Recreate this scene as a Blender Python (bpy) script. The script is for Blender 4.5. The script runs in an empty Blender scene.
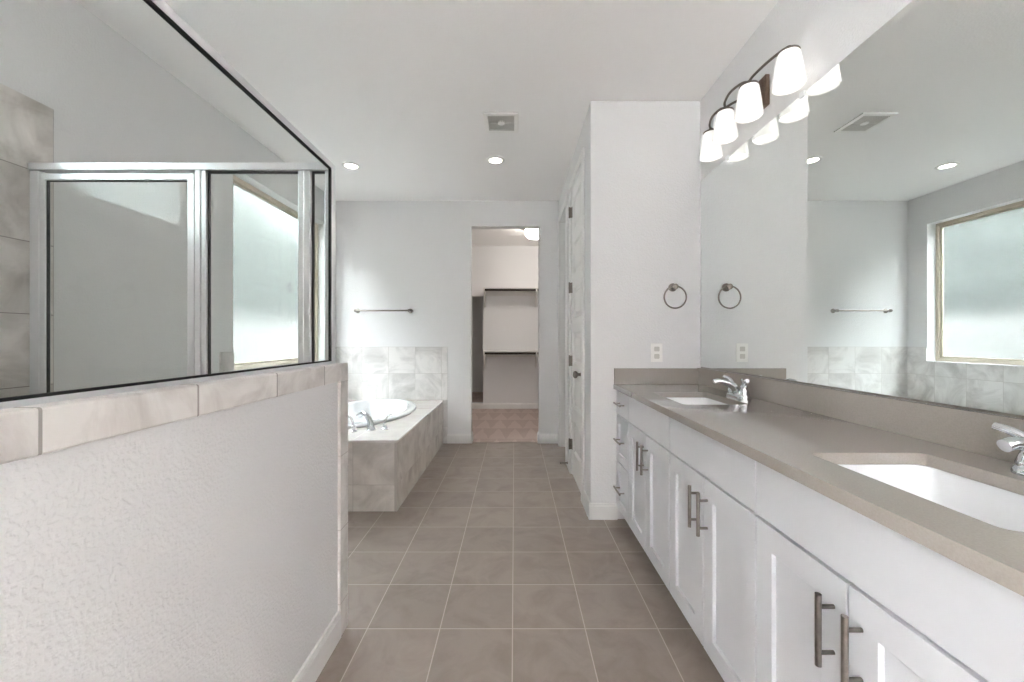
import bpy, bmesh, math
from mathutils import Vector, Matrix
PI = math.pi
sc = bpy.context.scene
C = bpy.context.collection

# ------------------------------------------------------------------ camera
H = 1.1836                      # eye height; ceiling 2.74
cam_d = bpy.data.cameras.new('camera'); cam = bpy.data.objects.new('camera', cam_d); C.objects.link(cam)
cam.location = (0, 0, H); cam.rotation_euler = (PI/2, 0, 0)
cam_d.sensor_width = 36; cam_d.lens = 404/1024*36
cam_d.shift_x = -2.5/1024; cam_d.shift_y = -2.5/1024
cam_d.clip_start = 0.02
sc.camera = cam

# ------------------------------------------------------------------ world and exposure
w = bpy.data.worlds.new('world'); sc.world = w; w.use_nodes = True
bg = w.node_tree.nodes['Background']
bg.inputs[0].default_value = (0.955, 0.97, 1.03, 1); bg.inputs[1].default_value = 20.0
sc.view_settings.view_transform = 'Standard'
sc.view_settings.look = 'None'
sc.view_settings.exposure = 1.76
sc.view_settings.gamma = 1.0
sc.view_settings.use_curve_mapping = False
try:
    sc.cycles.use_denoising = True
    sc.cycles.max_bounces = 14; sc.cycles.diffuse_bounces = 8; sc.cycles.glossy_bounces = 8
    sc.cycles.transparent_max_bounces = 24
    sc.cycles.sample_clamp_indirect = 20
    sc.cycles.caustics_reflective = False; sc.cycles.caustics_refractive = True
except Exception:
    pass

E_SHADE = .2     # vanity lamp shades
E_CAN = 6.0      # recessed lamps
E_CLOSET = 9.5

# ------------------------------------------------------------------ materials
def lin(c):
    return tuple(((v/255)/12.92 if v/255 <= 0.04045 else ((v/255+0.055)/1.055)**2.4) for v in c) + (1,)
def new_mat(name):
    m = bpy.data.materials.new(name); m.use_nodes = True
    nt = m.node_tree; return m, nt, nt.nodes['Principled BSDF']
def N(nt, t, **kw):
    n = nt.nodes.new(t)
    for k, v in kw.items(): setattr(n, k, v)
    return n
def math_node(nt, op, a, b=None):
    n = N(nt, 'ShaderNodeMath', operation=op)
    for i, v in enumerate((a, b)):
        if v is None: continue
        if isinstance(v, (int, float)): n.inputs[i].default_value = v
        else: nt.links.new(v, n.inputs[i])
    return n.outputs[0]
def pos(nt):
    g = N(nt, 'ShaderNodeNewGeometry'); return g.outputs['Position']
def noise(nt, scale, detail=3, rough=.5, vec=None, dist=0):
    n = N(nt, 'ShaderNodeTexNoise'); n.inputs['Scale'].default_value = scale
    n.inputs['Detail'].default_value = detail; n.inputs['Roughness'].default_value = rough
    n.inputs['Distortion'].default_value = dist
    nt.links.new(vec if vec is not None else pos(nt), n.inputs['Vector']); return n.outputs['Fac']
def ramp(nt, fac, stops):
    r = N(nt, 'ShaderNodeValToRGB'); e = r.color_ramp.elements
    while len(e) < len(stops): e.new(0.5)
    for i, (p, c) in enumerate(stops): e[i].position = p; e[i].color = lin(c)
    nt.links.new(fac, r.inputs[0]); return r.outputs[0]
def bump(nt, b, h, strength, dist):
    n = N(nt, 'ShaderNodeBump'); n.inputs['Strength'].default_value = strength
    n.inputs['Distance'].default_value = dist; nt.links.new(h, n.inputs['Height'])
    nt.links.new(n.outputs[0], b.inputs['Normal']); return n

def plain(name, col, rough=.5, metal=0, noise_amt=6, scale=8, spec=.5, coat=0):
    m, nt, b = new_mat(name)
    c2 = tuple(max(0, v-noise_amt) for v in col)
    nt.links.new(ramp(nt, noise(nt, scale), [(0.3, col), (0.7, c2)]), b.inputs['Base Color'])
    b.inputs['Roughness'].default_value = rough; b.inputs['Metallic'].default_value = metal
    b.inputs['Specular IOR Level'].default_value = spec
    b.inputs['Coat Weight'].default_value = coat; b.inputs['Coat Roughness'].default_value = .05
    return m
def paint(name, col, strength=.25, scale=160):
    m, nt, b = new_mat(name)
    b.inputs['Base Color'].default_value = lin(col); b.inputs['Roughness'].default_value = .55
    b.inputs['Specular IOR Level'].default_value = .3
    h = ramp(nt, noise(nt, scale, 2, .4), [(0.42, (0, 0, 0)), (0.62, (255, 255, 255))])
    bump(nt, b, h, strength, .0015); return m
def tile_mat(name, ua, va, org, tw, th, base, dark, grout, rough=.25, mortar=.0018, offset=0.0,
             vein=3.0, veinamt=(0.42, 0.68), cloud=None, bumpy=.3, var=6, coat=0):
    """tiles laid on the plane of world axes ua/va with one joint through org"""
    m, nt, b = new_mat(name)
    sp = N(nt, 'ShaderNodeSeparateXYZ'); p = pos(nt); nt.links.new(p, sp.inputs[0])
    cb = N(nt, 'ShaderNodeCombineXYZ')
    nt.links.new(math_node(nt, 'ADD', sp.outputs[ua], -org[0]+200*tw), cb.inputs[0])
    nt.links.new(math_node(nt, 'ADD', sp.outputs[va], -org[1]+200*th), cb.inputs[1])
    br = N(nt, 'ShaderNodeTexBrick', offset=offset, offset_frequency=2)
    br.inputs['Scale'].default_value = 1; br.inputs['Mortar Size'].default_value = mortar
    br.inputs['Mortar Smooth'].default_value = .2; br.inputs['Bias'].default_value = 0
    br.inputs['Brick Width'].default_value = tw; br.inputs['Row Height'].default_value = th
    br.inputs['Color1'].default_value = (0, 0, 0, 1); br.inputs['Color2'].default_value = (1, 1, 1, 1)
    br.inputs['Mortar'].default_value = (.5, .5, .5, 1)
    nt.links.new(cb.outputs[0], br.inputs['Vector'])
    # every tile gets its own piece of pattern
    off = N(nt, 'ShaderNodeVectorMath', operation='MULTIPLY_ADD')
    nt.links.new(br.outputs['Color'], off.inputs[0]); off.inputs[1].default_value = (7, 5, 9); nt.links.new(p, off.inputs[2])
    v1 = noise(nt, vein, 6, .6, off.outputs[0], 1.2)
    colr = ramp(nt, v1, [(veinamt[0], base), (veinamt[1], dark)])
    mixv = N(nt, 'ShaderNodeMix', data_type='RGBA', blend_type='MULTIPLY')
    mixv.inputs[0].default_value = 1
    nt.links.new(colr, mixv.inputs[6])
    k = 255-var
    nt.links.new(ramp(nt, br.outputs['Color'], [(0, (255, 255, 255)), (1, (k, k, k))]), mixv.inputs[7])
    mx = N(nt, 'ShaderNodeMix', data_type='RGBA')
    nt.links.new(br.outputs['Fac'], mx.inputs[0]); nt.links.new(mixv.outputs[2], mx.inputs[6])
    mx.inputs[7].default_value = lin(grout)
    nt.links.new(mx.outputs[2], b.inputs['Base Color'])
    r = math_node(nt, 'ADD', math_node(nt, 'MULTIPLY', br.outputs['Fac'], .5), rough)
    nt.links.new(r, b.inputs['Roughness'])
    b.inputs['Coat Weight'].default_value = coat; b.inputs['Coat Roughness'].default_value = .08
    bump(nt, b, math_node(nt, 'SUBTRACT', 1, br.outputs['Fac']), bumpy, .002)
    return m

def emit(name, col, strength):
    m, nt, b = new_mat(name)
    b.inputs['Base Color'].default_value = (.72, .72, .72, 1)
    b.inputs['Emission Color'].default_value = lin(col); b.inputs['Emission Strength'].default_value = strength
    b.inputs['Roughness'].default_value = .25
    return m

PAINT = paint('wall_paint', (226, 226, 226), .4, 110)
CEIL = paint('ceiling_paint', (246, 245, 244), .2, 90)
TRIM = plain('trim_white', (232, 232, 230), .35, noise_amt=3)
CAB = plain('cabinet_white', (219, 220, 223), .32, noise_amt=3)
KICK = plain('toe_kick_board', (150, 148, 146), .5)  # plain grey toe kick board
CHROME = plain('chrome', (215, 217, 220), .07, 1, noise_amt=4)
NICKEL = plain('brushed_nickel', (150, 144, 138), .28, 1, noise_amt=14, scale=60)
DARKNICKEL = plain('dark_nickel', (132, 124, 117), .3, 1, noise_amt=10, scale=40)
BRONZE = plain('bronze_nickel', (150, 128, 114), .35, .9, noise_amt=10, scale=40)
ALU = plain('shower_frame_metal', (238, 240, 242), .3, .7, noise_amt=6, scale=20)
BLACK = plain('black_gasket', (16, 16, 17), .6)
PORC = plain('porcelain', (233, 234, 235), .08, noise_amt=2, coat=.6)
PLASTIC = plain('white_plastic', (245, 244, 241), .35, noise_amt=3)
SOCK = plain('socket_plastic', (204, 202, 196), .4, noise_amt=3)
SLOT = plain('dark_slot', (70, 68, 64), .6)
QUARTZ = plain('quartz_top', (166, 159, 151), .08, noise_amt=7, scale=260, coat=.3)
TAN = plain('beige_window_vinyl', (206, 195, 178), .4, noise_amt=1)
GRILLE = plain('vent_grille', (212, 210, 205), .5)
SHELF = plain('shelf_white', (222, 220, 216), .4)
MIRROR, nt, b = new_mat('mirror_silver')
b.inputs['Base Color'].default_value = (.85, .885, .87, 1); b.inputs['Metallic'].default_value = 1; b.inputs['Roughness'].default_value = 0
T = .2961
FLOOR = tile_mat('floor_tile', 0, 1, (-.008, 1.6477), T, T, (157, 145, 136), (143, 131, 122), (194, 184, 175),
                 rough=.42, mortar=.0022, vein=5, bumpy=.25, var=14)
marb = dict(base=(234, 232, 230), dark=(196, 194, 192), grout=(190, 186, 181), rough=.16, vein=3.2, coat=.3)
TUB_BACK = tile_mat('marble_tile_xz', 0, 2, (-.822, .489), .2995, .3, **marb)
TUB_SIDE = tile_mat('marble_tile_yz', 1, 2, (2.765, .489), .3, .3, **marb)
sk = dict(base=(236, 230, 224), dark=(204, 197, 190), grout=(188, 181, 174), rough=.2, vein=3.2, coat=.2)
SKIRT_Y = tile_mat('skirt_tile_yz', 1, 2, (2.765, .181), .3, .302, **sk)
SKIRT_X = tile_mat('skirt_tile_xz', 0, 2, (-.808, .181), .298, .302, **sk)
DECK = tile_mat('deck_tile_xy', 0, 1, (-.81, 2.77), .3, .3, (226, 222, 216), (204, 199, 193), (205, 200, 194), rough=.1, coat=.5)
sh = dict(base=(223, 218, 213), dark=(184, 178, 172), grout=(140, 134, 129), rough=.3, vein=3.6)
SHOWER_YZ = tile_mat('shower_tile_yz', 1, 2, (1.705, 1.862), .60, .29, **sh)
SHOWER_XY = tile_mat('shower_tile_xy', 0, 1, (0, 0), .30, .30, **sh)
cp = dict(base=(230, 227, 223), dark=(198, 192, 187), grout=(165, 160, 154), rough=.3, vein=5, mortar=.0028)
CAP_H = tile_mat('cap_tile_y', 1, 2, (.588, .7), .2935, .8, **cp)
CAP_T = tile_mat('cap_tile_top', 1, 0, (.588, -1.3), .2935, .8, **cp)
CAP_V = tile_mat('cap_tile_z', 2, 1, (.13, .9), .2935, 1.2, **dict(cp, grout=(196, 190, 184), mortar=.002))

def glass(name, tint, refl=1.0):
    m, nt, b = new_mat(name); nt.nodes.remove(b)
    out = nt.nodes['Material Output']
    tr = N(nt, 'ShaderNodeBsdfTransparent'); tr.inputs[0].default_value = tint
    gl = N(nt, 'ShaderNodeBsdfGlossy'); gl.inputs['Roughness'].default_value = 0
    lw = N(nt, 'ShaderNodeLayerWeight'); lw.inputs[0].default_value = .5
    fr = math_node(nt, 'ADD', .04, math_node(nt, 'MULTIPLY', math_node(nt, 'POWER', lw.outputs['Facing'], 5), .96))
    mx = N(nt, 'ShaderNodeMixShader')
    nt.links.new(math_node(nt, 'MULTIPLY', fr, refl), mx.inputs[0])
    nt.links.new(tr.outputs[0], mx.inputs[1]); nt.links.new(gl.outputs[0], mx.inputs[2])
    nt.links.new(mx.outputs[0], out.inputs[0]); return m
GLASS = glass('clear_shower_glass', (.975, .985, .98, 1), .8)
def frosted(name, clear=.8, dim=1.0):
    m, nt, b = new_mat(name); nt.nodes.remove(b)
    out = nt.nodes['Material Output']
    h = noise(nt, 70, 4, .6)
    bp = N(nt, 'ShaderNodeBump'); bp.inputs['Strength'].default_value = .8; bp.inputs['Distance'].default_value = .004
    nt.links.new(h, bp.inputs['Height'])
    tl = N(nt, 'ShaderNodeBsdfTranslucent'); tl.inputs[0].default_value = (.18*dim, .195*dim, .19*dim, 1)
    rf = N(nt, 'ShaderNodeBsdfRefraction'); rf.inputs['Roughness'].default_value = .27; rf.inputs['IOR'].default_value = 1.15
    nt.links.new(ramp(nt, noise(nt, 55, 2, .5), [(.35, (224, 228, 226)), (.65, (246, 248, 246))]), rf.inputs[0]); nt.links.new(bp.outputs[0], rf.inputs['Normal'])
    gl = N(nt, 'ShaderNodeBsdfGlossy'); gl.inputs['Roughness'].default_value = .25; nt.links.new(bp.outputs[0], gl.inputs['Normal'])
    m1 = N(nt, 'ShaderNodeMixShader'); m1.inputs[0].default_value = clear
    nt.links.new(tl.outputs[0], m1.inputs[1]); nt.links.new(rf.outputs[0], m1.inputs[2])
    m2 = N(nt, 'ShaderNodeMixShader'); m2.inputs[0].default_value = .05
    nt.links.new(m1.outputs[0], m2.inputs[1]); nt.links.new(gl.outputs[0], m2.inputs[2])
    nt.links.new(m2.outputs[0], out.inputs[0]); return m
FROST = frosted('rain_glass'); FROST2 = frosted('obscure_glass', .10, 4.2)

CARPET, nt, b = new_mat('carpet')
sp = N(nt, 'ShaderNodeSeparateXYZ'); nt.links.new(pos(nt), sp.inputs[0])
# vacuum-brushed triangles in the pile
u = math_node(nt, 'FRACT', math_node(nt, 'MULTIPLY', math_node(nt, 'ADD', sp.outputs[0], 20.05), 1/.21))
v = math_node(nt, 'FRACT', math_node(nt, 'MULTIPLY', math_node(nt, 'ADD', sp.outputs[1], 20), 1/.55))
tri = math_node(nt, 'ABSOLUTE', math_node(nt, 'MULTIPLY', math_node(nt, 'SUBTRACT', u, .5), 2))
inside = math_node(nt, 'GREATER_THAN', math_node(nt, 'ADD', tri, math_node(nt, 'MULTIPLY', noise(nt, 6), .5)), math_node(nt, 'SUBTRACT', 1.25, v))
fine = noise(nt, 220, 3, .7)
k = math_node(nt, 'ADD', math_node(nt, 'MULTIPLY', inside, .24), math_node(nt, 'MULTIPLY', fine, .5))
nt.links.new(ramp(nt, k, [(.15, (208, 192, 185)), (.85, (176, 158, 150))]), b.inputs['Base Color'])
b.inputs['Roughness'].default_value = .95; b.inputs['Specular IOR Level'].default_value = .1
bump(nt, b, fine, .8, .01)

# ------------------------------------------------------------------ mesh helpers
def bm_new(): return bmesh.new()
def box(bm, x0, x1, y0, y1, z0, z1):
    vs = [bm.verts.new((x, y, z)) for x in (x0, x1) for y in (y0, y1) for z in (z0, z1)]
    for f in ((0, 1, 3, 2), (4, 6, 7, 5), (0, 4, 5, 1), (2, 3, 7, 6), (0, 2, 6, 4), (1, 5, 7, 3)):
        bm.faces.new([vs[i] for i in f])
    return bm
def loft(bm, rings, cap0=True, cap1=True, closed=True):
    R = [[bm.verts.new(p) for p in r] for r in rings]
    n = len(R[0])
    for a, b_ in zip(R, R[1:]):
        for i in range(n):
            if not closed and i == n-1: break
            j = (i+1) % n
            bm.faces.new((a[i], a[j], b_[j], b_[i]))
    if cap0: bm.faces.new(R[0][::-1])
    if cap1: bm.faces.new(R[-1])
    return bm
def tube(bm, pts, r, seg=12, cap=True):
    pts = [Vector(p) for p in pts]
    rs = r if isinstance(r, (list, tuple)) else [r]*len(pts)
    rings = []; up = None
    for i, p in enumerate(pts):
        t = (pts[min(i+1, len(pts)-1)]-pts[max(i-1, 0)]).normalized()
        if up is None:
            up = Vector((0, 0, 1)) if abs(t.z) < .9 else Vector((1, 0, 0))
        a = t.cross(up).normalized(); b_ = a.cross(t).normalized(); up = b_
        rings.append([p+(a*math.cos(2*PI*k/seg)+b_*math.sin(2*PI*k/seg))*rs[i] for k in range(seg)])
    return loft(bm, rings, cap, cap)
def lathe(bm, prof, c, axis='Z', seg=32, cap=True):
    """prof = [(radius, height)] along the axis from point c"""
    c = Vector(c); rings = []
    for r, h in prof:
        ring = []
        for k in range(seg):
            a = 2*PI*k/seg; u, v = max(r, 1e-5)*math.cos(a), max(r, 1e-5)*math.sin(a)
            ring.append(c+{'Z': Vector((u, v, h)), 'Y': Vector((u, h, -v)), 'X': Vector((h, u, v)),
                           '-X': Vector((-h, u, -v)), '-Y': Vector((u, -h, v))}[axis])
        rings.append(ring)
    return loft(bm, rings, cap, cap)
def smooth_path(ctrl, n=8):
    """Catmull-Rom through control points"""
    P = [Vector(p) for p in ctrl]; P = [P[0]*2-P[1]]+P+[P[-1]*2-P[-2]]; out = []
    for i in range(1, len(P)-2):
        for k in range(n):
            t = k/n
            out.append(.5*((2*P[i])+(P[i+1]-P[i-1])*t+(2*P[i-1]-5*P[i]+4*P[i+1]-P[i+2])*t*t+(3*P[i]-P[i-1]-3*P[i+1]+P[i+2])*t**3))
    out.append(P[-2]); return out
def rrect(cx, cy, hx, hy, r, z, n=6):
    pts = []
    for sx, sy, a0 in ((1, 1, 0), (-1, 1, 90), (-1, -1, 180), (1, -1, 270)):
        for k in range(n+1):
            a = math.radians(a0+90*k/n)
            pts.append(Vector((cx+sx*(hx-r)+r*math.cos(a), cy+sy*(hy-r)+r*math.sin(a), z)))
    return pts
def ellipse(cx, cy, a, b_, z, n=72):
    return [Vector((cx+a*math.cos(2*PI*k/n), cy+b_*math.sin(2*PI*k/n), z)) for k in range(n)]
def obj(name, bm, mat, parent=None, bevel=0, smooth=False, seg=2):
    bmesh.ops.recalc_face_normals(bm, faces=bm.faces)
    me = bpy.data.meshes.new(name); bm.to_mesh(me); bm.free()
    return obj_mesh(name, me, mat, parent, bevel, smooth, seg)
def obj_mesh(name, me, mat, parent=None, bevel=0, smooth=False, seg=2):
    for m in (mat if isinstance(mat, (list, tuple)) else [mat]): me.materials.append(m)
    o = bpy.data.objects.new(name, me); C.objects.link(o)
    if smooth:
        for p in me.polygons: p.use_smooth = True
        me.set_sharp_from_angle(angle=math.radians(38))
    if bevel:
        md = o.modifiers.new('bevel', 'BEVEL'); md.width = bevel; md.segments = seg; md.limit_method = 'ANGLE'
        md.angle_limit = math.radians(50)
    if parent:
        o.parent = parent; o.location = -parent.location
    return o
def plate(loops, z0, z1):
    """flat plate with holes: loops of (x, y), first the outline"""
    cu = bpy.data.curves.new('plate', 'CURVE'); cu.dimensions = '2D'; cu.fill_mode = 'BOTH'; cu.extrude = (z1-z0)/2
    for lp in loops:
        s = cu.splines.new('POLY'); s.points.add(len(lp)-1)
        for i, p in enumerate(lp): s.points[i].co = (p[0], p[1], 0, 1)
        s.use_cyclic_u = True
    o = bpy.data.objects.new('plate', cu); C.objects.link(o)
    bpy.context.view_layer.update()
    me = bpy.data.meshes.new_from_object(o.evaluated_get(bpy.context.evaluated_depsgraph_get()))
    me.materials.clear()
    bpy.data.objects.remove(o); bpy.data.curves.remove(cu)
    for v_ in me.vertices: v_.co.z += (z0+z1)/2
    return me
def slab(bm, axis, p0, p1, u0, u1, z0, z1, holes=()):
    """wall slab with rectangular holes. axis 'X': spans x p0..p1, u is y. axis 'Y': spans y p0..p1, u is x."""
    us = sorted({u0, u1}|{h[0] for h in holes}|{h[1] for h in holes}); us = [a for a in us if u0 <= a <= u1]
    zs = sorted({z0, z1}|{h[2] for h in holes}|{h[3] for h in holes}); zs = [a for a in zs if z0 <= a <= z1]
    def solid(i, j):
        if i < 0 or j < 0 or i >= len(us)-1 or j >= len(zs)-1: return False
        cu_, cz = (us[i]+us[i+1])/2, (zs[j]+zs[j+1])/2
        return not any(h[0] < cu_ < h[1] and h[2] < cz < h[3] for h in holes)
    V = {}
    def v(p, i, j):
        key = (p, i, j)
        if key not in V:
            V[key] = bm.verts.new((p, us[i], zs[j]) if axis == 'X' else (us[i], p, zs[j]))
        return V[key]
    for i in range(len(us)-1):
        for j in range(len(zs)-1):
            if not solid(i, j): continue
            for p in (p0, p1): bm.faces.new((v(p, i, j), v(p, i+1, j), v(p, i+1, j+1), v(p, i, j+1)))
            if not solid(i-1, j): bm.faces.new((v(p0, i, j), v(p1, i, j), v(p1, i, j+1), v(p0, i, j+1)))
            if not solid(i+1, j): bm.faces.new((v(p0, i+1, j), v(p1, i+1, j), v(p1, i+1, j+1), v(p0, i+1, j+1)))
            if not solid(i, j-1): bm.faces.new((v(p0, i, j), v(p1, i, j), v(p1, i+1, j), v(p0, i+1, j)))
            if not solid(i, j+1): bm.faces.new((v(p0, i, j+1), v(p1, i, j+1), v(p1, i+1, j+1), v(p0, i+1, j+1)))
    return bm
def struct(name, bm, mat, **kw):
    o = obj(name, bm, mat, **kw); o['kind'] = 'structure'; return o
def thing(name, label, cat, loc, group=None):
    o = bpy.data.objects.new(name, None); C.objects.link(o); o.location = loc
    o.empty_display_size = .1
    return tag(o, label, cat, group)
def tag(o, label, cat, group=None):
    o['label'] = label; o['category'] = cat
    if group: o['group'] = group
    return o
bpy_update = bpy.context.view_layer.update

# ------------------------------------------------------------------ the room
XR, XH, XW = 1.218, .50, -2.02          # vanity wall, hall wall, window wall
YE, YB = 2.65, 4.567                    # vanity end wall, back wall
ZC = 2.74
YN = -1.1                               # wall behind the viewer
YBR = -3.6
YC = 6.78                               # far wall of the closet
WIN = (2.90, 4.35, .941, 2.415)         # big window: y0 y1 z0 z1
WIN2 = (.62, 1.46, 1.84, 2.42)          # window above the shower tile
OPEN = (-.492, .277, -1, 2.455)         # closet opening x0 x1
D1 = (2.945, 3.53, .0, 2.472)           # linen door opening
D2 = (3.84, 4.42, -1, 2.455)

struct('floor', box(bm_new(), XW-.14, 2.2, YN, YB+.04, -.1, 0), FLOOR)
struct('floor_closet', box(bm_new(), -1.7, .8, YB+.04, YC, -.1, .006), CARPET)
struct('floor_alcove', box(bm_new(), -1.7, .6, YC+.1, 8.4, -.1, .1), CARPET)
struct('ceiling', box(bm_new(), XW-.14, 2.2, YN-.12, 8.5, ZC, ZC+.1), CEIL)
struct('wall_right', box(bm_new(), XR, XR+.12, YN, YE, 0, ZC), PAINT)
struct('wall_vanity_end', box(bm_new(), XH, XR+.12, YE, YE+.115, 0, ZC), PAINT)
struct('wall_hall', slab(bm_new(), 'X', XH, XH+.115, YE+.115, YB, 0, ZC, [D1, D2]), PAINT)
struct('wall_back', slab(bm_new(), 'Y', YB, YB+.12, XW-.14, 2.2, 0, ZC, [OPEN]), PAINT)
struct('wall_left', slab(bm_new(), 'X', XW-.14, XW, YN, YB, 0, ZC, [WIN, WIN2]), PAINT)
# unseen bedroom added behind the viewer; its window openings let in fill daylight
struct('wall_front', box(bm_new(), -3.6, -.70, YN-.12, YN, 0, ZC), PAINT)
struct('wall_front_right', box(bm_new(), XR+.12, 2.6, YN-.12, YN, 0, ZC), PAINT)
struct('wall_fill_room_left', slab(bm_new(), 'X', -3.72, -3.6, YBR, YN-.12, 0, ZC, [(-3.5, -1.3, .1, 2.65)]), PAINT)
struct('wall_fill_room_right', box(bm_new(), 2.6, 2.72, YBR, YN-.12, 0, ZC), PAINT)
struct('wall_fill_room_window', slab(bm_new(), 'Y', YBR-.12, YBR, -3.72, 2.72, 0, ZC, [(-3.5, -2.2, .1, 2.6)]), PAINT)
struct('floor_fill_room', box(bm_new(), -3.72, 2.72, YBR-.12, YN, -.1, 0), plain('pale_bounce_floor', (222, 216, 208), .5))  # pale floor of the added room, bounces light forward
me = plate([[(-3.72, YBR-.12), (2.72, YBR-.12), (2.72, YN-.12), (-3.72, YN-.12)], [(-3.5, -3.5), (-1.35, -3.5), (-1.35, -1.4), (-3.5, -1.4)]], ZC, ZC+.3)
obj_mesh('ceiling_fill_room', me, CEIL)['kind'] = 'structure'     # skylight opening added for bounced fill light
struct('wall_toilet_room', box(bm_new(), 2.08, 2.2, YE+.115, YB, 0, ZC), PAINT)
struct('wall_toilet_side', box(bm_new(), XH+.115, 2.08, 3.62, 3.70, 0, ZC), PAINT)
struct('wall_closet_far', slab(bm_new(), 'Y', YC, YC+.1, -1.7, .8, 0, ZC, [(-1.3, -.528, .1, 1.89)]), PAINT)
struct('wall_closet_left', box(bm_new(), -1.8, -1.7, YB+.12, 8.4, 0, ZC), PAINT)
struct('wall_closet_right', box(bm_new(), .72, .8, YB+.12, YC, 0, ZC), PAINT)
struct('wall_alcove_far', box(bm_new(), -1.7, .6, 8.18, 8.3, .1, ZC), PAINT)
struct('wall_alcove_right', box(bm_new(), -.35, -.27, YC+.1, 8.18, .1, ZC), PAINT)

# tiled wall faces
struct('wall_shower_left', slab(bm_new(), 'X', XW, -1.945, YN, 1.705, 0, 2.15, [(WIN2[0], WIN2[1], WIN2[2], 3)]), SHOWER_YZ)
struct('wall_tub_left', slab(bm_new(), 'X', XW, XW+.008, 2.765, YB, 0, 1.09, [(WIN[0], WIN[1], WIN[2], 3)]), TUB_SIDE)
struct('wall_tub_back', box(bm_new(), XW+.008, -.757, YB-.008, YB, 0, 1.09), TUB_BACK)

# half wall of the shower with its tile cap and border
struct('wall_half', box(bm_new(), -.83, -.70, YN, 1.66, 0, 1.07), PAINT)
struct('wall_half_inner', box(bm_new(), -.842, -.83, YN, 1.66, 0, 1.07), SHOWER_YZ)
bm = bm_new(); box(bm, -.70, -.69, YN, 1.60, 1.013, 1.083)
struct('trim_1', bm, CAP_H, bevel=.004)
bm = bm_new(); box(bm, -.845, -.70, YN, 1.66, 1.07, 1.083)
struct('trim_2', bm, CAP_T)
bm = bm_new()
# upright border, mitred into the horizontal one
prof = [(1.60, 0), (1.672, 0), (1.672, 1.083), (1.60, 1.013)]
loft(bm, [[(x, y, z) for y, z in prof] for x in (-.70, -.689)])
box(bm, -.845, -.70, 1.66, 1.672, 0, 1.083)
struct('trim_3', bm, CAP_V)
bm = bm_new(); prof = [(1.60, 1.013), (1.672, 1.083), (1.60, 1.083)]
loft(bm, [[(x, y, z) for y, z in prof] for x in (-.70, -.69)])
struct('trim_4', bm, CAP_H)

# baseboards: plank with eased top
def base_bm(bm, axis, p, side, u0, u1, h=.105, t=.014):
    prof = [(0, 0), (t, 0), (t, h-.02), (t*.75, h-.012), (t*.6, h), (0, h)]
    if axis == 'X': rings = [[(p+side*a, u, z) for a, z in prof] for u in (u0, u1)]
    else: rings = [[(u, p+side*a, z) for a, z in prof] for u in (u0, u1)]
    return loft(bm, rings)
struct('baseboard_left', base_bm(bm_new(), 'X', -.70, 1, YN, 1.60), TRIM)
bm = bm_new(); base_bm(bm, 'Y', YB, -1, -.757, OPEN[0]+.012); base_bm(bm, 'X', OPEN[0], 1, YB-.014, YB+.12)
struct('baseboard_back', bm, TRIM)
bm = bm_new(); base_bm(bm, 'Y', YB, -1, OPEN[1]-.012, XH); base_bm(bm, 'X', OPEN[1], -1, YB-.014, YB+.12)
struct('baseboard_back_right', bm, TRIM)
struct('baseboard_end', base_bm(bm_new(), 'Y', YE, -1, XH-.014, .672), TRIM)
bm = bm_new(); base_bm(bm, 'X', XH, -1, YE, 2.87)
struct('baseboard_hall_near', bm, TRIM)
struct('baseboard_hall_far', base_bm(bm_new(), 'X', XH, -1, 3.605, 3.765), TRIM)
struct('baseboard_closet', base_bm(bm_new(), 'Y', YC, -1, -1.7, .72, h=.1), TRIM)
struct('baseboard_alcove', (lambda bm: (bmesh.ops.translate(bm, verts=bm.verts, vec=(0, 0, .1)), bm)[1])(base_bm(bm_new(), 'Y', 8.18, -1, -1.7, -.35, h=.085)), TRIM)

# door casings
def casing(name, d):
    bm = bm_new(); wd = .075
    for y0, y1 in ((d[0]-wd, d[0]), (d[1], d[1]+wd)): box(bm, XH-.017, XH, y0, y1, 0, d[3]+wd)
    box(bm, XH-.017, XH, d[0], d[1], d[3], d[3]+wd)
    return struct(name, bm, TRIM, bevel=.005)
casing('trim_5', D1); casing('trim_6', D2)
bm = bm_new()
for d in (D1, D2):
    for y0, y1 in ((d[0], d[0]+.008), (d[1]-.008, d[1])): box(bm, XH, XH+.115, y0, y1, 0, d[3])
    box(bm, XH, XH+.115, d[0]+.008, d[1]-.008, d[3]-.008, d[3])
struct('trim_7', bm, TRIM)

# six-panel linen door, hinged on its far side
door = bpy.data.objects.new('door_1', None); C.objects.link(door); door['kind'] = 'structure'
door.location = (XH, D1[1], 0)
y0, y1, zt = D1[0]+.012, D1[1]-.012, D1[3]-.012
bm = bm_new()
panels = [(y0+.10, y1-.10, .222+.377*k, .222+.377*k+.262) for k in range(6)]
slab(bm, 'X', XH+.002, XH+.02, y0, y1, .012, zt, panels)
box(bm, XH+.02, XH+.037, y0, y1, .012, zt)
for a0, a1, b0, b1 in panels:      # sloped sticking round a raised field
    r0 = [(XH+.002, a0, b0), (XH+.002, a1, b0), (XH+.002, a1, b1), (XH+.002, a0, b1)]
    def rr(x, k): return [(x, a0+k, b0+k), (x, a1-k, b0+k), (x, a1-k, b1-k), (x, a0+k, b1-k)]
    loft(bm, [rr(XH+.0025, 0), rr(XH+.017, .014), rr(XH+.017, .03), rr(XH+.006, .05)], cap0=False)
leaf = obj('door_leaf', bm, TRIM, door)
bm = bm_new(); lathe(bm, [(.03, 0), (.03, .006), (.012, .009), (.011, .03), (.022, .036), (.028, .048), (.027, .058), (.016, .066), (.001, .068)], (XH+.002, D1[0]+.062, .915), '-X', 28)
obj('door_knob', bm, DARKNICKEL, door, smooth=True)
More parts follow.
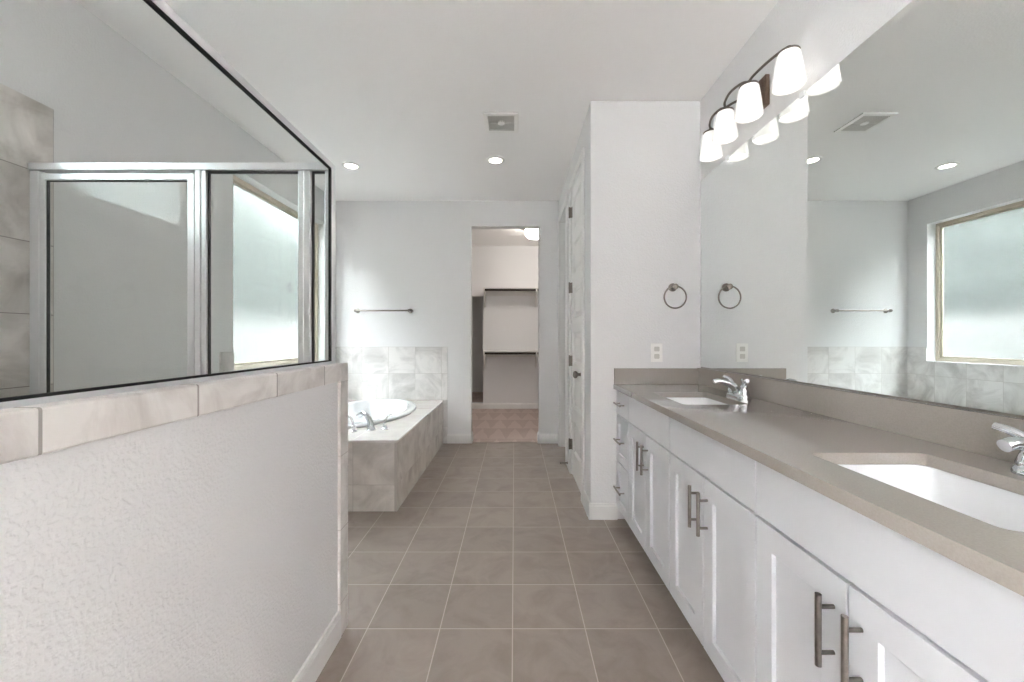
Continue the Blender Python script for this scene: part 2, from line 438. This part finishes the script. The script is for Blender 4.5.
for z in (2.28, 1.625, .99, .265):
    bm = bm_new(); box(bm, XH-.001, XH+.002, D1[1]-.03, D1[1]-.012, z-.045, z+.045)
    lathe(bm, [(.004, -.048), (.0055, -.045), (.0055, .045), (.004, .048)], (XH-.0225, D1[1]-.008, z), 'Z', 12)
    box(bm, XH-.0225, XH-.001, D1[1]-.0125, D1[1]-.0095, z-.045, z+.045)
    obj('hinge', bm, DARKNICKEL, door, smooth=True)

# big window over the tub, window over the shower tile
def window(name, wn, mull=False):
    root = bpy.data.objects.new(name, None); C.objects.link(root); root['kind'] = 'structure'
    root.location = (XW-.12, (wn[0]+wn[1])/2, wn[2])
    f = .034
    bm = slab(bm_new(), 'X', XW-.138, XW-.09, wn[0]+.001, wn[1]-.001, wn[2]+.001, wn[3]-.001, [(wn[0]+f, wn[1]-f, wn[2]+f, wn[3]-f)])
    obj('window_frame', bm, TAN, root, bevel=.003)
    f2 = .052
    bm = slab(bm_new(), 'X', XW-.13, XW-.105, wn[0]+f, wn[1]-f, wn[2]+f, wn[3]-f, [(wn[0]+f2, wn[1]-f2, wn[2]+f2, wn[3]-f2)])
    obj('window_sash', bm, TAN, root, bevel=.002)
    obj('window_pane', box(bm_new(), XW-.120, XW-.115, wn[0]+f2, wn[1]-f2, wn[2]+f2, wn[3]-f2), FROST if wn is WIN else FROST2, root)
    return root
window('window_1', WIN); window('window_2', WIN2)
# the yard outside: ground and fence, seen as soft tones through the rain glass
struct('ground_outside', box(bm_new(), -12, XW-.14, -8, 32, -.4, -.3), plain('yard_gravel', (84, 82, 79), .9))
bm = bm_new()
for k in range(190): box(bm, -5.02, -5.0, -8+.2*k, -8+.2*k+.19, -.3, 1.55)
bh = bm_new(); GX, GZ = 200, 35
rows = [[bh.verts.new((-6.6+.35*math.sin(i*1.7+j*.6)*math.sin(j*1.1-i*.35)+.2*math.sin(i*3.1+j*2.3), -9+i*.2, -.3+j*.19)) for j in range(GZ)] for i in range(GX)]
for i in range(GX-1):
    for j in range(GZ-1): bh.faces.new((rows[i][j], rows[i+1][j], rows[i+1][j+1], rows[i][j+1]))
box(bh, -7.6, -7.0, -9, 30.8, -.3, 6.2)
struct('wall_sky_screen_hedge', bh, plain('hedge_leaves', (45, 49, 44), .9, noise_amt=40, scale=5))  # hedge and backing made tall and long to block sky light at the window
struct('wall_yard_fence', bm, plain('weathered_fence', (66, 64, 62), .9, noise_amt=20))

# ------------------------------------------------------------------ bathtub and its deck
deck = thing('tub_deck', 'raised marble-tiled tub deck with tiled skirt against the back wall', 'tub surround', (-1.41, 3.67, 0))
me = plate([[(XW+.010, 2.758), (-.798, 2.758), (-.798, YB-.010), (XW+.010, YB-.010)],
            [tuple(p[:2]) for p in ellipse(-1.41, 3.80, .405, .665, 0)]], .472, .487)
obj_mesh('deck_top', me, DECK, deck)
obj('skirt_panel', box(bm_new(), -.822, -.805, 2.765, YB-.010, 0, .472), SKIRT_Y, deck)
obj('end_panel', box(bm_new(), XW+.010, -.822, 2.765, 2.782, 0, .472), SKIRT_X, deck)
tub = thing('bathtub', 'white oval drop-in bathtub sunk in the marble tiled deck', 'bathtub', (-1.41, 3.80, .1))
ec = lambda a, b_, z: ellipse(-1.41, 3.80, a, b_, z)
bm = bm_new()
loft(bm, [ec(.448, .718, .488), ec(.455, .725, .496), ec(.452, .722, .508), ec(.440, .710, .516), ec(.395, .665, .518),
          ec(.380, .650, .512), ec(.370, .636, .48), ec(.345, .60, .32), ec(.31, .55, .18), ec(.24, .46, .13), ec(.1, .25, .12), ec(.01, .02, .12)], cap0=False)
loft(bm, [ec(.448, .718, .488), ec(.395, .655, .487), ec(.375, .62, .3), ec(.34, .58, .14), ec(.2, .4, .1), ec(.01, .02, .1)], cap0=False)
bmesh.ops.remove_doubles(bm, verts=bm.verts, dist=.0005)
obj('tub_shell', bm, PORC, tub, smooth=True)
bm = bm_new(); lathe(bm, [(.033, 0), (.033, .004), (.02, .006), (.001, .006)], (-1.41, 3.45, .133), 'Z', 24)
obj('drain', bm, CHROME, tub, smooth=True)
# roman tub filler on the near right corner of the deck
tf = thing('tub_faucet', 'chrome deck-mounted tub filler with curved spout and two lever handles', 'faucet', (-1.10, 3.07, .487))
bm = bm_new(); lathe(bm, [(.035, 0), (.035, .008), (.028, .014), (.024, .03)], (-1.09, 3.07, .487), 'Z', 28)
sp_pts = smooth_path([(-1.09, 3.07, .50), (-1.10, 3.078, .545), (-1.135, 3.10, .592), (-1.18, 3.13, .602), (-1.225, 3.16, .580)], 6)
tube(bm, sp_pts, [.026-.012*i/(len(sp_pts)-1) for i in range(len(sp_pts))], 16)
obj('spout', bm, CHROME, tf, smooth=True)
for hx, hy, s in ((-.995, 3.10, 1), (-1.205, 3.02, -1)):
    bm = bm_new(); lathe(bm, [(.027, 0), (.027, .006), (.017, .014), (.013, .04), (.016, .048), (.001, .056)], (hx, hy, .487), 'Z', 24)
    lp = smooth_path([(hx, hy, .53), (hx+.006, hy+.002, .560), (hx+.022, hy+.008, .588), (hx+.052, hy+.016, .602)], 5)
    if s < 0: lp = smooth_path([(hx, hy, .53), (hx-.006, hy+.002, .560), (hx-.022, hy+.008, .588), (hx-.052, hy+.016, .602)], 5)
    tube(bm, lp, [.010-.003*i/(len(lp)-1) for i in range(len(lp))], 12)
    obj('handle', bm, CHROME, tf, smooth=True)

# towel bar on the back wall
tb = thing('towel_bar', 'long brushed metal towel bar on the back wall above the tub', 'towel bar', (-1.47, YB, 1.495))
for x in (-1.77, -1.175):
    bm = bm_new(); lathe(bm, [(.026, 0), (.026, .006), (.014, .012), (.011, .045), (.017, .050), (.017, .072), (.012, .078), (.001, .08)], (x, YB, 1.495), '-Y', 24)
    obj('mounting_post', bm, NICKEL, tb, smooth=True)
obj('bar', tube(bm_new(), [(-1.77, YB-.061, 1.495), (-1.175, YB-.061, 1.495)], .0085, 14), NICKEL, tb, smooth=True)

# ------------------------------------------------------------------ shower enclosure
se = thing('shower_enclosure', 'metal-framed clear glass shower enclosure standing on the half wall', 'shower enclosure', (-.75, 1.635, 0))
XG0, XG1 = -.743, -.729
ZG0, ZG1 = 1.083, 1.887
bm = box(bm_new(), XG0, XG1, YN+.01, 1.648, 1.863, ZG1)
obj('header_rail', bm, ALU, se, bevel=.003)
bm = bm_new(); box(bm, XG0+.004, XG1-.001, YN+.01, 1.610, 1.856, 1.863); box(bm, XG0+.004, XG1-.001, 1.603, 1.612, ZG0+.014, 1.856)
box(bm, XG0+.004, XG1-.001, YN+.01, 1.612, ZG0+.010, ZG0+.015)
obj('gasket', bm, BLACK, se)['label'] = 'black rubber glazing strip'
obj('bottom_track', box(bm_new(), XG0, XG1, YN+.01, 1.648, ZG0, ZG0+.010), ALU, se)
obj('glass_panel', box(bm_new(), -.739, -.733, YN+.012, 1.603, ZG0+.015, 1.856), GLASS, se)
bm = box(bm_new(), XG0, XG1, 1.612, 1.648, ZG0+.010, 1.863); box(bm, -.760, XG0, 1.618, 1.648, ZG0+.010, 1.857)
obj('corner_post', bm, ALU, se, bevel=.002)
Y0, Y1 = 1.618, 1.648       # the side with the door
obj('header_rail', box(bm_new(), -1.944, XG0, Y0-.006, Y1+.004, 1.857, ZG1), ALU, se, bevel=.003)
obj('wall_jamb', box(bm_new(), -1.944, -1.906, Y0, Y1, .1, 1.857), ALU, se, bevel=.003)
bm = bm_new(); box(bm, -1.278, -1.257, Y0-.004, Y1, .1, 1.857); box(bm, -1.255, -1.236, Y0, Y1, .1, 1.857)
obj('middle_post', bm, ALU, se, bevel=.0025)
bm = bm_new(); box(bm, -.866, -.843, Y0-.003, Y1, .1, 1.857); box(bm, -.843, -.816, Y0-.003, Y1, ZG0, 1.857)
obj('half_wall_post', bm, ALU, se, bevel=.003)
bm = bm_new()
box(bm, -1.236, -1.230, 1.628, 1.638, .115, 1.851); box(bm, -1.236, -.866, 1.628, 1.638, 1.850, 1.857)
box(bm, -.816, -.810, 1.628, 1.638, ZG0, 1.850); box(bm, -.816, -.760, 1.628, 1.638, 1.850, 1.857)
obj('gasket', bm, BLACK, se)['label'] = 'black rubber glazing strip'
obj('glass_panel', box(bm_new(), -1.231, -.866, 1.630, 1.636, .115, 1.851), GLASS, se)
obj('glass_panel', box(bm_new(), -.811, -.760, 1.630, 1.636, ZG0, 1.851), GLASS, se)
obj('bottom_track', box(bm_new(), -1.906, -.866, Y0, Y1, .10, .115), ALU, se)
# the swinging door with its own frame
bm = slab(bm_new(), 'Y', Y0-.002, Y0+.020, -1.902, -1.282, .125, 1.845, [(-1.879, -1.310, .155, 1.818)])
sd = obj('shower_door', bm, ALU, se, bevel=.003)
bm = slab(bm_new(), 'Y', Y0+.004, Y0+.014, -1.879, -1.310, .155, 1.818, [(-1.875, -1.312, .16, 1.815)])
obj('gasket', bm, BLACK, sd)
g = obj('glass_pane', box(bm_new(), -1.875, -1.312, Y0+.006, Y0+.012, .16, 1.815), GLASS, sd)
for ch in sd.children: ch.location = (0, 0, 0)
# curb and shower floor
struct('floor_shower', box(bm_new(), -1.945, -.842, YN, 1.58, 0, .03), SHOWER_XY)
struct('trim_8', box(bm_new(), -1.945, -.842, 1.58, 1.69, 0, .10), SHOWER_XY)

# ------------------------------------------------------------------ vanity
XF = .668
ZT, ZU = .885, .855
def bar_pull(parent, y, z, vertical=True, L=.15):
    bm = bm_new(); x = XF-.033
    if vertical:
        tube(bm, [(x, y, z-L/2), (x, y, z+L/2)], .0062, 14)
        for dz in (-.048, .048): tube(bm, [(x, y, z+dz), (XF-.0005, y, z+dz)], .0045, 10)
    else:
        tube(bm, [(x, y-L/2, z), (x, y+L/2, z)], .0062, 14)
        for dy in (-.048, .048): tube(bm, [(x, y+dy, z), (XF-.0005, y+dy, z)], .0045, 10)
    o = obj('pull_handle', bm, NICKEL, None, smooth=True)
    o.parent = parent; o.location = (0, 0, 0)
    o['label'] = 'brushed nickel bar pull'
    return o
def front(name, parent, y0, y1, z0, z1, shaker=True, st=.066):
    g = .003; y0 += g; y1 -= g; z0 += g; z1 -= g
    bm = bm_new()
    if shaker:
        hs = [(y0+st, y1-st, z0+st, z1-st)]
        slab(bm, 'X', XF, XF+.012, y0, y1, z0, z1, hs)
        box(bm, XF+.012, XF+.019, y0, y1, z0, z1)
    else:
        box(bm, XF, XF+.019, y0, y1, z0, z1)
    o = obj(name, bm, CAB, parent, bevel=.0012)
    return o
def cabinet(y0, y1, kind, name, label, cat):
    t = thing(name, label, cat, ((XF+XR)/2, (y0+y1)/2, 0), 'white vanity cabinets under the grey worktop')
    bm = bm_new()
    X0, t2 = XF+.020, .016
    box(bm, X0, XR-.002, y0, y0+t2, .085, ZU-.001); box(bm, X0, XR-.002, y1-t2, y1, .085, ZU-.001)
    box(bm, X0, XR-.002, y0+t2, y1-t2, .085, .10); box(bm, XR-.01, XR-.002, y0+t2, y1-t2, .10, ZU-.001)
    box(bm, X0, X0+.018, y0+t2, y1-t2, ZU-.03, ZU-.001); box(bm, X0, X0+.018, y0+t2, y1-t2, .68, .71)
    obj('carcass', bm, CAB, t)
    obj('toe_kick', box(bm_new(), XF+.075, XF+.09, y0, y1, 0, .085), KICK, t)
    if kind == 'drawers':
        for z0, z1, shk in ((.697, .852, False), (.395, .694, True), (.088, .392, True)):
            f = front('drawer', t, y0, y1, z0, z1, shk, .05)
            bar_pull(f, (y0+y1)/2, (z0+z1)/2, False, .14)
    else:
        front('false_front', t, y0, y1, .697, .852, False)
        ym = (y0+y1)/2
        for a, b_, yp in ((y0, ym, ym-.034), (ym, y1, ym+.034)):
            f = front('door', t, a, b_, .088, .694)
            bar_pull(f, yp, .575)
    return t
cabinet(2.367, 2.648, 'drawers', 'drawer_cabinet', 'narrow white three-drawer vanity cabinet against the end wall', 'cabinet')
cabinet(1.745, 2.367, 'doors', 'vanity_cabinet', 'white two-door sink cabinet beside the drawers, under the far sink', 'cabinet')
cabinet(1.119, 1.745, 'doors', 'vanity_cabinet', 'white two-door middle cabinet, no sink above it', 'cabinet')
cabinet(.503, 1.119, 'doors', 'vanity_cabinet', 'white two-door sink cabinet nearest the viewer, under the near sink', 'cabinet')

SINKS = (2.04, .84)
ct = thing('countertop', 'long grey quartz worktop over the white vanity cabinets', 'countertop', (.93, 1.57, ZU))
holes = [[tuple(p[:2]) for p in rrect(.915, yc, .150, .215, .022, 0)] for yc in SINKS]
me = plate([[(.648, .495), (XR-.001, .495), (XR-.001, YE-.001), (.648, YE-.001)]]+holes, ZU, ZT)
obj_mesh('worktop', me, QUARTZ, ct, bevel=.003)
tag(obj('backsplash', box(bm_new(), XR-.02, XR-.001, .495, YE-.001, ZT, .992), QUARTZ, None, bevel=.002), 'long low grey quartz backsplash strip below the mirror', 'backsplash')
tag(obj('side_splash', box(bm_new(), .652, XR-.0205, YE-.02, YE-.001, ZT, .989), QUARTZ, None, bevel=.002), 'short grey quartz splash strip on the end wall below the outlet', 'backsplash')
for yc, lab in zip(SINKS, ('white rectangular undermount sink at the far end of the worktop', 'white rectangular undermount sink in the near end of the worktop')):
    t = thing('sink', lab, 'sink', (.918, yc, .73), 'undermount vanity sinks')
    R = lambda hx, hy, r, z: rrect(.918, yc, hx, hy, r, z)
    bm = bm_new()
    loft(bm, [R(.166, .233, .05, ZU-.0015), R(.150, .217, .037, ZU-.0015), R(.145, .212, .037, ZU-.02), R(.138, .203, .045, .80),
              R(.126, .19, .05, .745), R(.10, .165, .05, .728), R(.05, .08, .03, .722), R(.02, .02, .019, .72)], cap0=False)
    loft(bm, [R(.166, .233, .05, ZU-.0015), R(.166, .233, .05, ZU-.012), R(.152, .219, .05, ZU-.03), R(.138, .205, .05, .735), R(.1, .16, .05, .71), R(.02, .02, .019, .705)], cap0=False)
    bmesh.ops.remove_doubles(bm, verts=bm.verts, dist=.0003)
    obj('basin', bm, PORC, t, smooth=True)
    bm = bm_new(); lathe(bm, [(.022, 0), (.022, .003), (.012, .004), (.001, .002)], (.918, yc, .7215), 'Z', 24)
    obj('drain', bm, CHROME, t, smooth=True)
def faucet(yc, label):
    t = thing('sink_faucet', label, 'faucet', (1.135, yc, ZT), 'chrome two-handle faucets')
    x = 1.13
    bm = bm_new()
    loft(bm, [rrect(x, yc, .028, .082, .027, ZT), rrect(x, yc, .028, .082, .027, ZT+.012), rrect(x, yc, .022, .076, .0215, ZT+.020)])
    obj('base', bm, CHROME, t, smooth=True)
    bm = bm_new()
    pts = smooth_path([(x, yc, ZT+.018), (x-.012, yc, ZT+.045), (x-.035, yc, ZT+.064), (x-.065, yc, ZT+.077), (x-.10, yc, ZT+.084), (x-.124, yc, ZT+.078)], 6)
    n = len(pts)-1
    tube(bm, pts, [.024-.011*min(1, i/(n*.7)) for i in range(n+1)], 18)
    obj('spout', bm, CHROME, t, smooth=True)
    for s in (-1, 1):
        yy = yc+s*.052
        bm = bm_new()
        lathe(bm, [(.024, 0), (.025, .012), (.020, .026), (.016, .038), (.018, .046), (.013, .054), (.001, .057)], (x, yy, ZT+.016), 'Z', 24)
        L = smooth_path([(x, yy, ZT+.068), (x-.004, yy+s*.012, ZT+.080), (x-.010, yy+s*.032, ZT+.090), (x-.016, yy+s*.056, ZT+.096)], 5)
        m_ = len(L)-1
        tube(bm, L, [.009+.0015*math.sin(PI*i/m_) for i in range(m_+1)], 12)
        obj('lever_handle', bm, CHROME, t, smooth=True)
    bm = bm_new(); tube(bm, [(x+.02, yc, ZT+.016), (x+.02, yc, ZT+.085)], .0025, 8); lathe(bm, [(.001, 0), (.006, .003), (.006, .009), (.001, .013)], (x+.02, yc, ZT+.083), 'Z', 12)
    obj('drain_rod', bm, CHROME, t, smooth=True)
faucet(2.04, 'chrome lever faucet behind the far sink')
faucet(.83, 'chrome lever faucet behind the near sink, cut by the picture edge')

# ------------------------------------------------------------------ mirror, vanity lamp, ring, outlet
mi = thing('wall_mirror', 'large frameless mirror on the vanity wall above the grey backsplash', 'mirror', (XR, 1.55, .994))
obj('mirror_glass', box(bm_new(), XR-.007, XR-.001, .495, 2.622, .998, 2.212), MIRROR, mi)
bm = bm_new(); box(bm, XR-.009, XR-.007, .495, 2.622, .993, 1.000); box(bm, XR-.007, XR-.001, .495, 2.622, .993, .998)
obj('bottom_channel', bm, NICKEL, mi)
for y in (2.30, 1.70, 1.10):
    bm = box(bm_new(), XR-.012, XR-.007, y-.012, y+.012, 2.200, 2.212); box(bm, XR-.012, XR-.0005, y-.012, y+.012, 2.212, 2.222)
    obj('clip', bm, ALU, mi)

SH = emit('lit_opal_glass', (255, 250, 242), E_SHADE)
vl = thing('vanity_light', 'four-lamp nickel vanity light with opal glass shades above the mirror', 'wall lamp', (XR, 1.975, 2.40))
bm = bm_new(); box(bm, XR-.022, XR-.001, 1.985-.06, 1.985+.06, 2.300, 2.445); box(bm, XR-.030, XR-.022, 1.985-.047, 1.985+.047, 2.313, 2.432)
obj('backplate', bm, BRONZE, vl, bevel=.003)
YS = (1.68, 1.905, 2.12, 2.335); XS = (1.140, 1.105, 1.105, 1.135); ZS = 2.228
for x, y in zip(XS, YS):
    bm = bm_new()
    # tapered bell shade, open at the bottom, glass with thickness
    outer = [(.038, .142), (.043, .134), (.051, .085), (.058, .028), (.060, .008), (.058, 0)]
    inner = [(.054, .004), (.053, .028), (.046, .085), (.038, .128), (.02, .134)]
    lathe(bm, outer+inner, (x, y, ZS), 'Z', 36, cap=False)
    s = obj('lamp_shade', bm, SH, vl, smooth=True); s['label'] = 'glowing opal glass shade'
    bm = bm_new(); lathe(bm, [(.02, .134), (.039, .141), (.042, .145), (.040, .149), (.016, .155), (.012, .168), (.001, .170)], (x, y, ZS), 'Z', 28)
    obj('shade_holder', bm, DARKNICKEL, vl, smooth=True)
zf = ZS+.166
bm = bm_new()
def arc(a, b_, out, rise):
    pa, pb = Vector((XS[a], YS[a], zf)), Vector((XS[b_], YS[b_], zf)); mid = (pa+pb)/2
    return smooth_path([pa, pa.lerp(pb, .15)+Vector((-out*.6, 0, rise*.7)), mid+Vector((-out, 0, rise)), pa.lerp(pb, .85)+Vector((-out*.6, 0, rise*.7)), pb], 8)
tube(bm, arc(0, 1, .004, .012), .0062, 10); tube(bm, arc(1, 2, .03, .016), .0062, 10); tube(bm, arc(2, 3, .03, .012), .0062, 10)
# the second, inner wire that ties the holders back to the plate
tube(bm, smooth_path([(XS[1], YS[1], zf), (XS[1]+.03, YS[1]+.05, zf+.004), (XR-.04, 1.975, zf-.012), (XS[2]+.03, YS[2]-.05, zf+.004), (XS[2], YS[2], zf)], 8), .0062, 10)
tube(bm, smooth_path([(XR-.028, 1.98, 2.375), (XR-.035, 1.98, 2.378), (XR-.04, 1.975, zf-.012)], 5), .008, 10)
obj('arm', bm, DARKNICKEL, vl, smooth=True)

tr = thing('towel_ring', 'round dark metal towel ring on the vanity end wall', 'towel ring', (1.036, YE, 1.52))
bm = bm_new(); lathe(bm, [(.027, 0), (.027, .006), (.016, .012), (.012, .035), (.018, .042), (.018, .055), (.001, .06)], (1.036, YE, 1.518), '-Y', 24)
obj('mounting_post', bm, DARKNICKEL, tr, smooth=True)
bm = bm_new(); n = 48
R_, r_ = .071, .0048
rings = [[(1.036+(R_+r_*math.cos(b_))*math.cos(a), YE-.047+r_*math.sin(b_), 1.450+(R_+r_*math.cos(b_))*math.sin(a)) for b_ in [2*PI*j/10 for j in range(10)]] for a in [2*PI*i/n for i in range(n+1)]]
loft(bm, rings, False, False); bmesh.ops.remove_doubles(bm, verts=bm.verts, dist=1e-5)
obj('ring', bm, DARKNICKEL, tr, smooth=True)

ou = thing('wall_outlet', 'white double electrical outlet on the wall below the towel ring', 'outlet', (.931, YE, 1.09))
obj('cover_plate', box(bm_new(), .893, .969, YE-.007, YE-.0005, 1.030, 1.152), PLASTIC, ou, bevel=.002)
for z in (1.067, 1.115):
    bm = bm_new(); loft(bm, [[(p.x, YE-.0095, p.y) for p in rrect(.931, z, .017, .0155, .006, 0)], [(p.x, YE-.007, p.y) for p in rrect(.931, z, .017, .0155, .006, 0)]])
    s = obj('socket', bm, SOCK, ou)
    bm = bm_new(); box(bm, .924, .9265, YE-.0102, YE-.0094, z-.002, z+.007); box(bm, .9355, .938, YE-.0102, YE-.0094, z-.002, z+.007); box(bm, .929, .933, YE-.0102, YE-.0094, z-.010, z-.006)
    q = obj('slots', bm, SLOT, s)

# ------------------------------------------------------------------ ceiling fittings
def can(x, y, label):
    t = thing('recessed_light', label, 'ceiling light', (x, y, ZC), 'recessed ceiling lights')
    bm = bm_new(); lathe(bm, [(.078, -.001), (.080, -.004), (.074, -.009), (.058, -.010), (.052, -.003), (.052, -.001)], (x, y, ZC), 'Z', 40, cap=False)
    obj('trim_ring', bm, TRIM, t, smooth=True)
    bm = bm_new(); lathe(bm, [(.051, -.001), (.050, -.003), (.001, -.0035)], (x, y, ZC), 'Z', 32)
    obj('lens', bm, emit('can_lens', (255, 248, 238), E_CAN), t, smooth=True)
can(-.166, 3.523, 'small round recessed ceiling light between the vent and the closet opening')
can(-1.47, 3.635, 'small round recessed ceiling light above the bathtub')
vt = thing('ceiling_vent', 'square white exhaust fan vent in the ceiling', 'vent', (-.095, 2.905, ZC))
bm = slab(bm_new(), 'Y', -.014, -.001, -.122, .122, -.130, .130, [(-.092, .092, -.100, .100)])
for v_ in bm.verts: v_.co = Vector((v_.co.x-.095, v_.co.z+2.905, ZC+v_.co.y))
obj('vent_frame', bm, PLASTIC, vt, bevel=.003)
bm = bm_new()
for k in range(15): box(bm, -.095-.088+k*.0125, -.095-.088+k*.0125+.007, 2.807, 3.003, ZC-.011, ZC-.002)
for y in (2.80, 2.902, 2.998): box(bm, -.187, -.003, y, y+.006, ZC-.012, ZC-.002)
box(bm, -.187, -.003, 2.805, 3.005, ZC-.002, ZC-.001)
obj('grille', bm, GRILLE, vt)
bm = bm_new(); lathe(bm, [(.026, -.002), (.025, -.013), (.018, -.016), (.001, -.017)], (-.095, 2.905, ZC), 'Z', 24)
obj('centre_cap', bm, PLASTIC, vt, smooth=True)

# ------------------------------------------------------------------ door stop
ds = tag(obj('door_stop', tube(bm_new(), [(XH-.0142, 3.69, .048), (XH-.02, 3.69, .048), (XH-.021, 3.69, .048), (XH-.075, 3.69, .048), (XH-.076, 3.69, .048), (XH-.088, 3.69, .048)],
         [.011, .011, .006, .006, .009, .009], 14), NICKEL, None, smooth=True), 'small metal door stop on the hall baseboard beside the panelled door', 'door stop')

# ------------------------------------------------------------------ closet
cl = thing('closet_light', 'glowing ceiling light inside the walk-in closet', 'ceiling light', (.30, 5.6, ZC))
bm = bm_new(); lathe(bm, [(.25, -.001), (.25, -.010), (.17, -.035), (.001, -.035)], (.30, 5.6, ZC), 'Z', 36)
obj('ceiling_pan', bm, DARKNICKEL, cl, smooth=True)
bm = bm_new(); lathe(bm, [(.145, -.035), (.155, -.06), (.15, -.12), (.12, -.155), (.06, -.17), (.001, -.172)], (.30, 5.6, ZC), 'Z', 40)
obj('glass_dome', bm, emit('closet_dome', (255, 246, 236), E_CLOSET), cl, smooth=True)
ROD = plain('closet_rod', (52, 44, 38), .4, .3)
def shelf(z, label):
    t = thing('closet_shelf', label, 'shelf', (.1, YC-.15, z), 'closet hanging shelves')
    obj('shelf_board', box(bm_new(), -.50, .719, YC-.31, YC-.001, z-.019, z), SHELF, t, bevel=.002)
    obj('wall_cleat', box(bm_new(), -.50, .719, YC-.02, YC-.001, z-.11, z-.019), SHELF, t)
    obj('hanging_rod', tube(bm_new(), [(-.49, YC-.29, z-.040), (.719, YC-.29, z-.040)], .018, 14), ROD, t, smooth=True)
    for x in (-.49, .355):
        bm = bm_new()
        prof = [(YC-.021, z-.019), (YC-.30, z-.019), (YC-.30, z-.04), (YC-.05, z-.30), (YC-.021, z-.30)]
        loft(bm, [[(xx, y, zz) for y, zz in prof] for xx in (x-.009, x+.009)])
        box(bm, x-.012, x+.012, YC-.32, YC-.22, z-.075, z-.0195)
        obj('bracket', bm, SHELF, t)
shelf(2.005, 'upper white closet shelf with hanging rod, high on the closet wall')
shelf(.985, 'lower white closet shelf with hanging rod, at mid height of the closet wall')
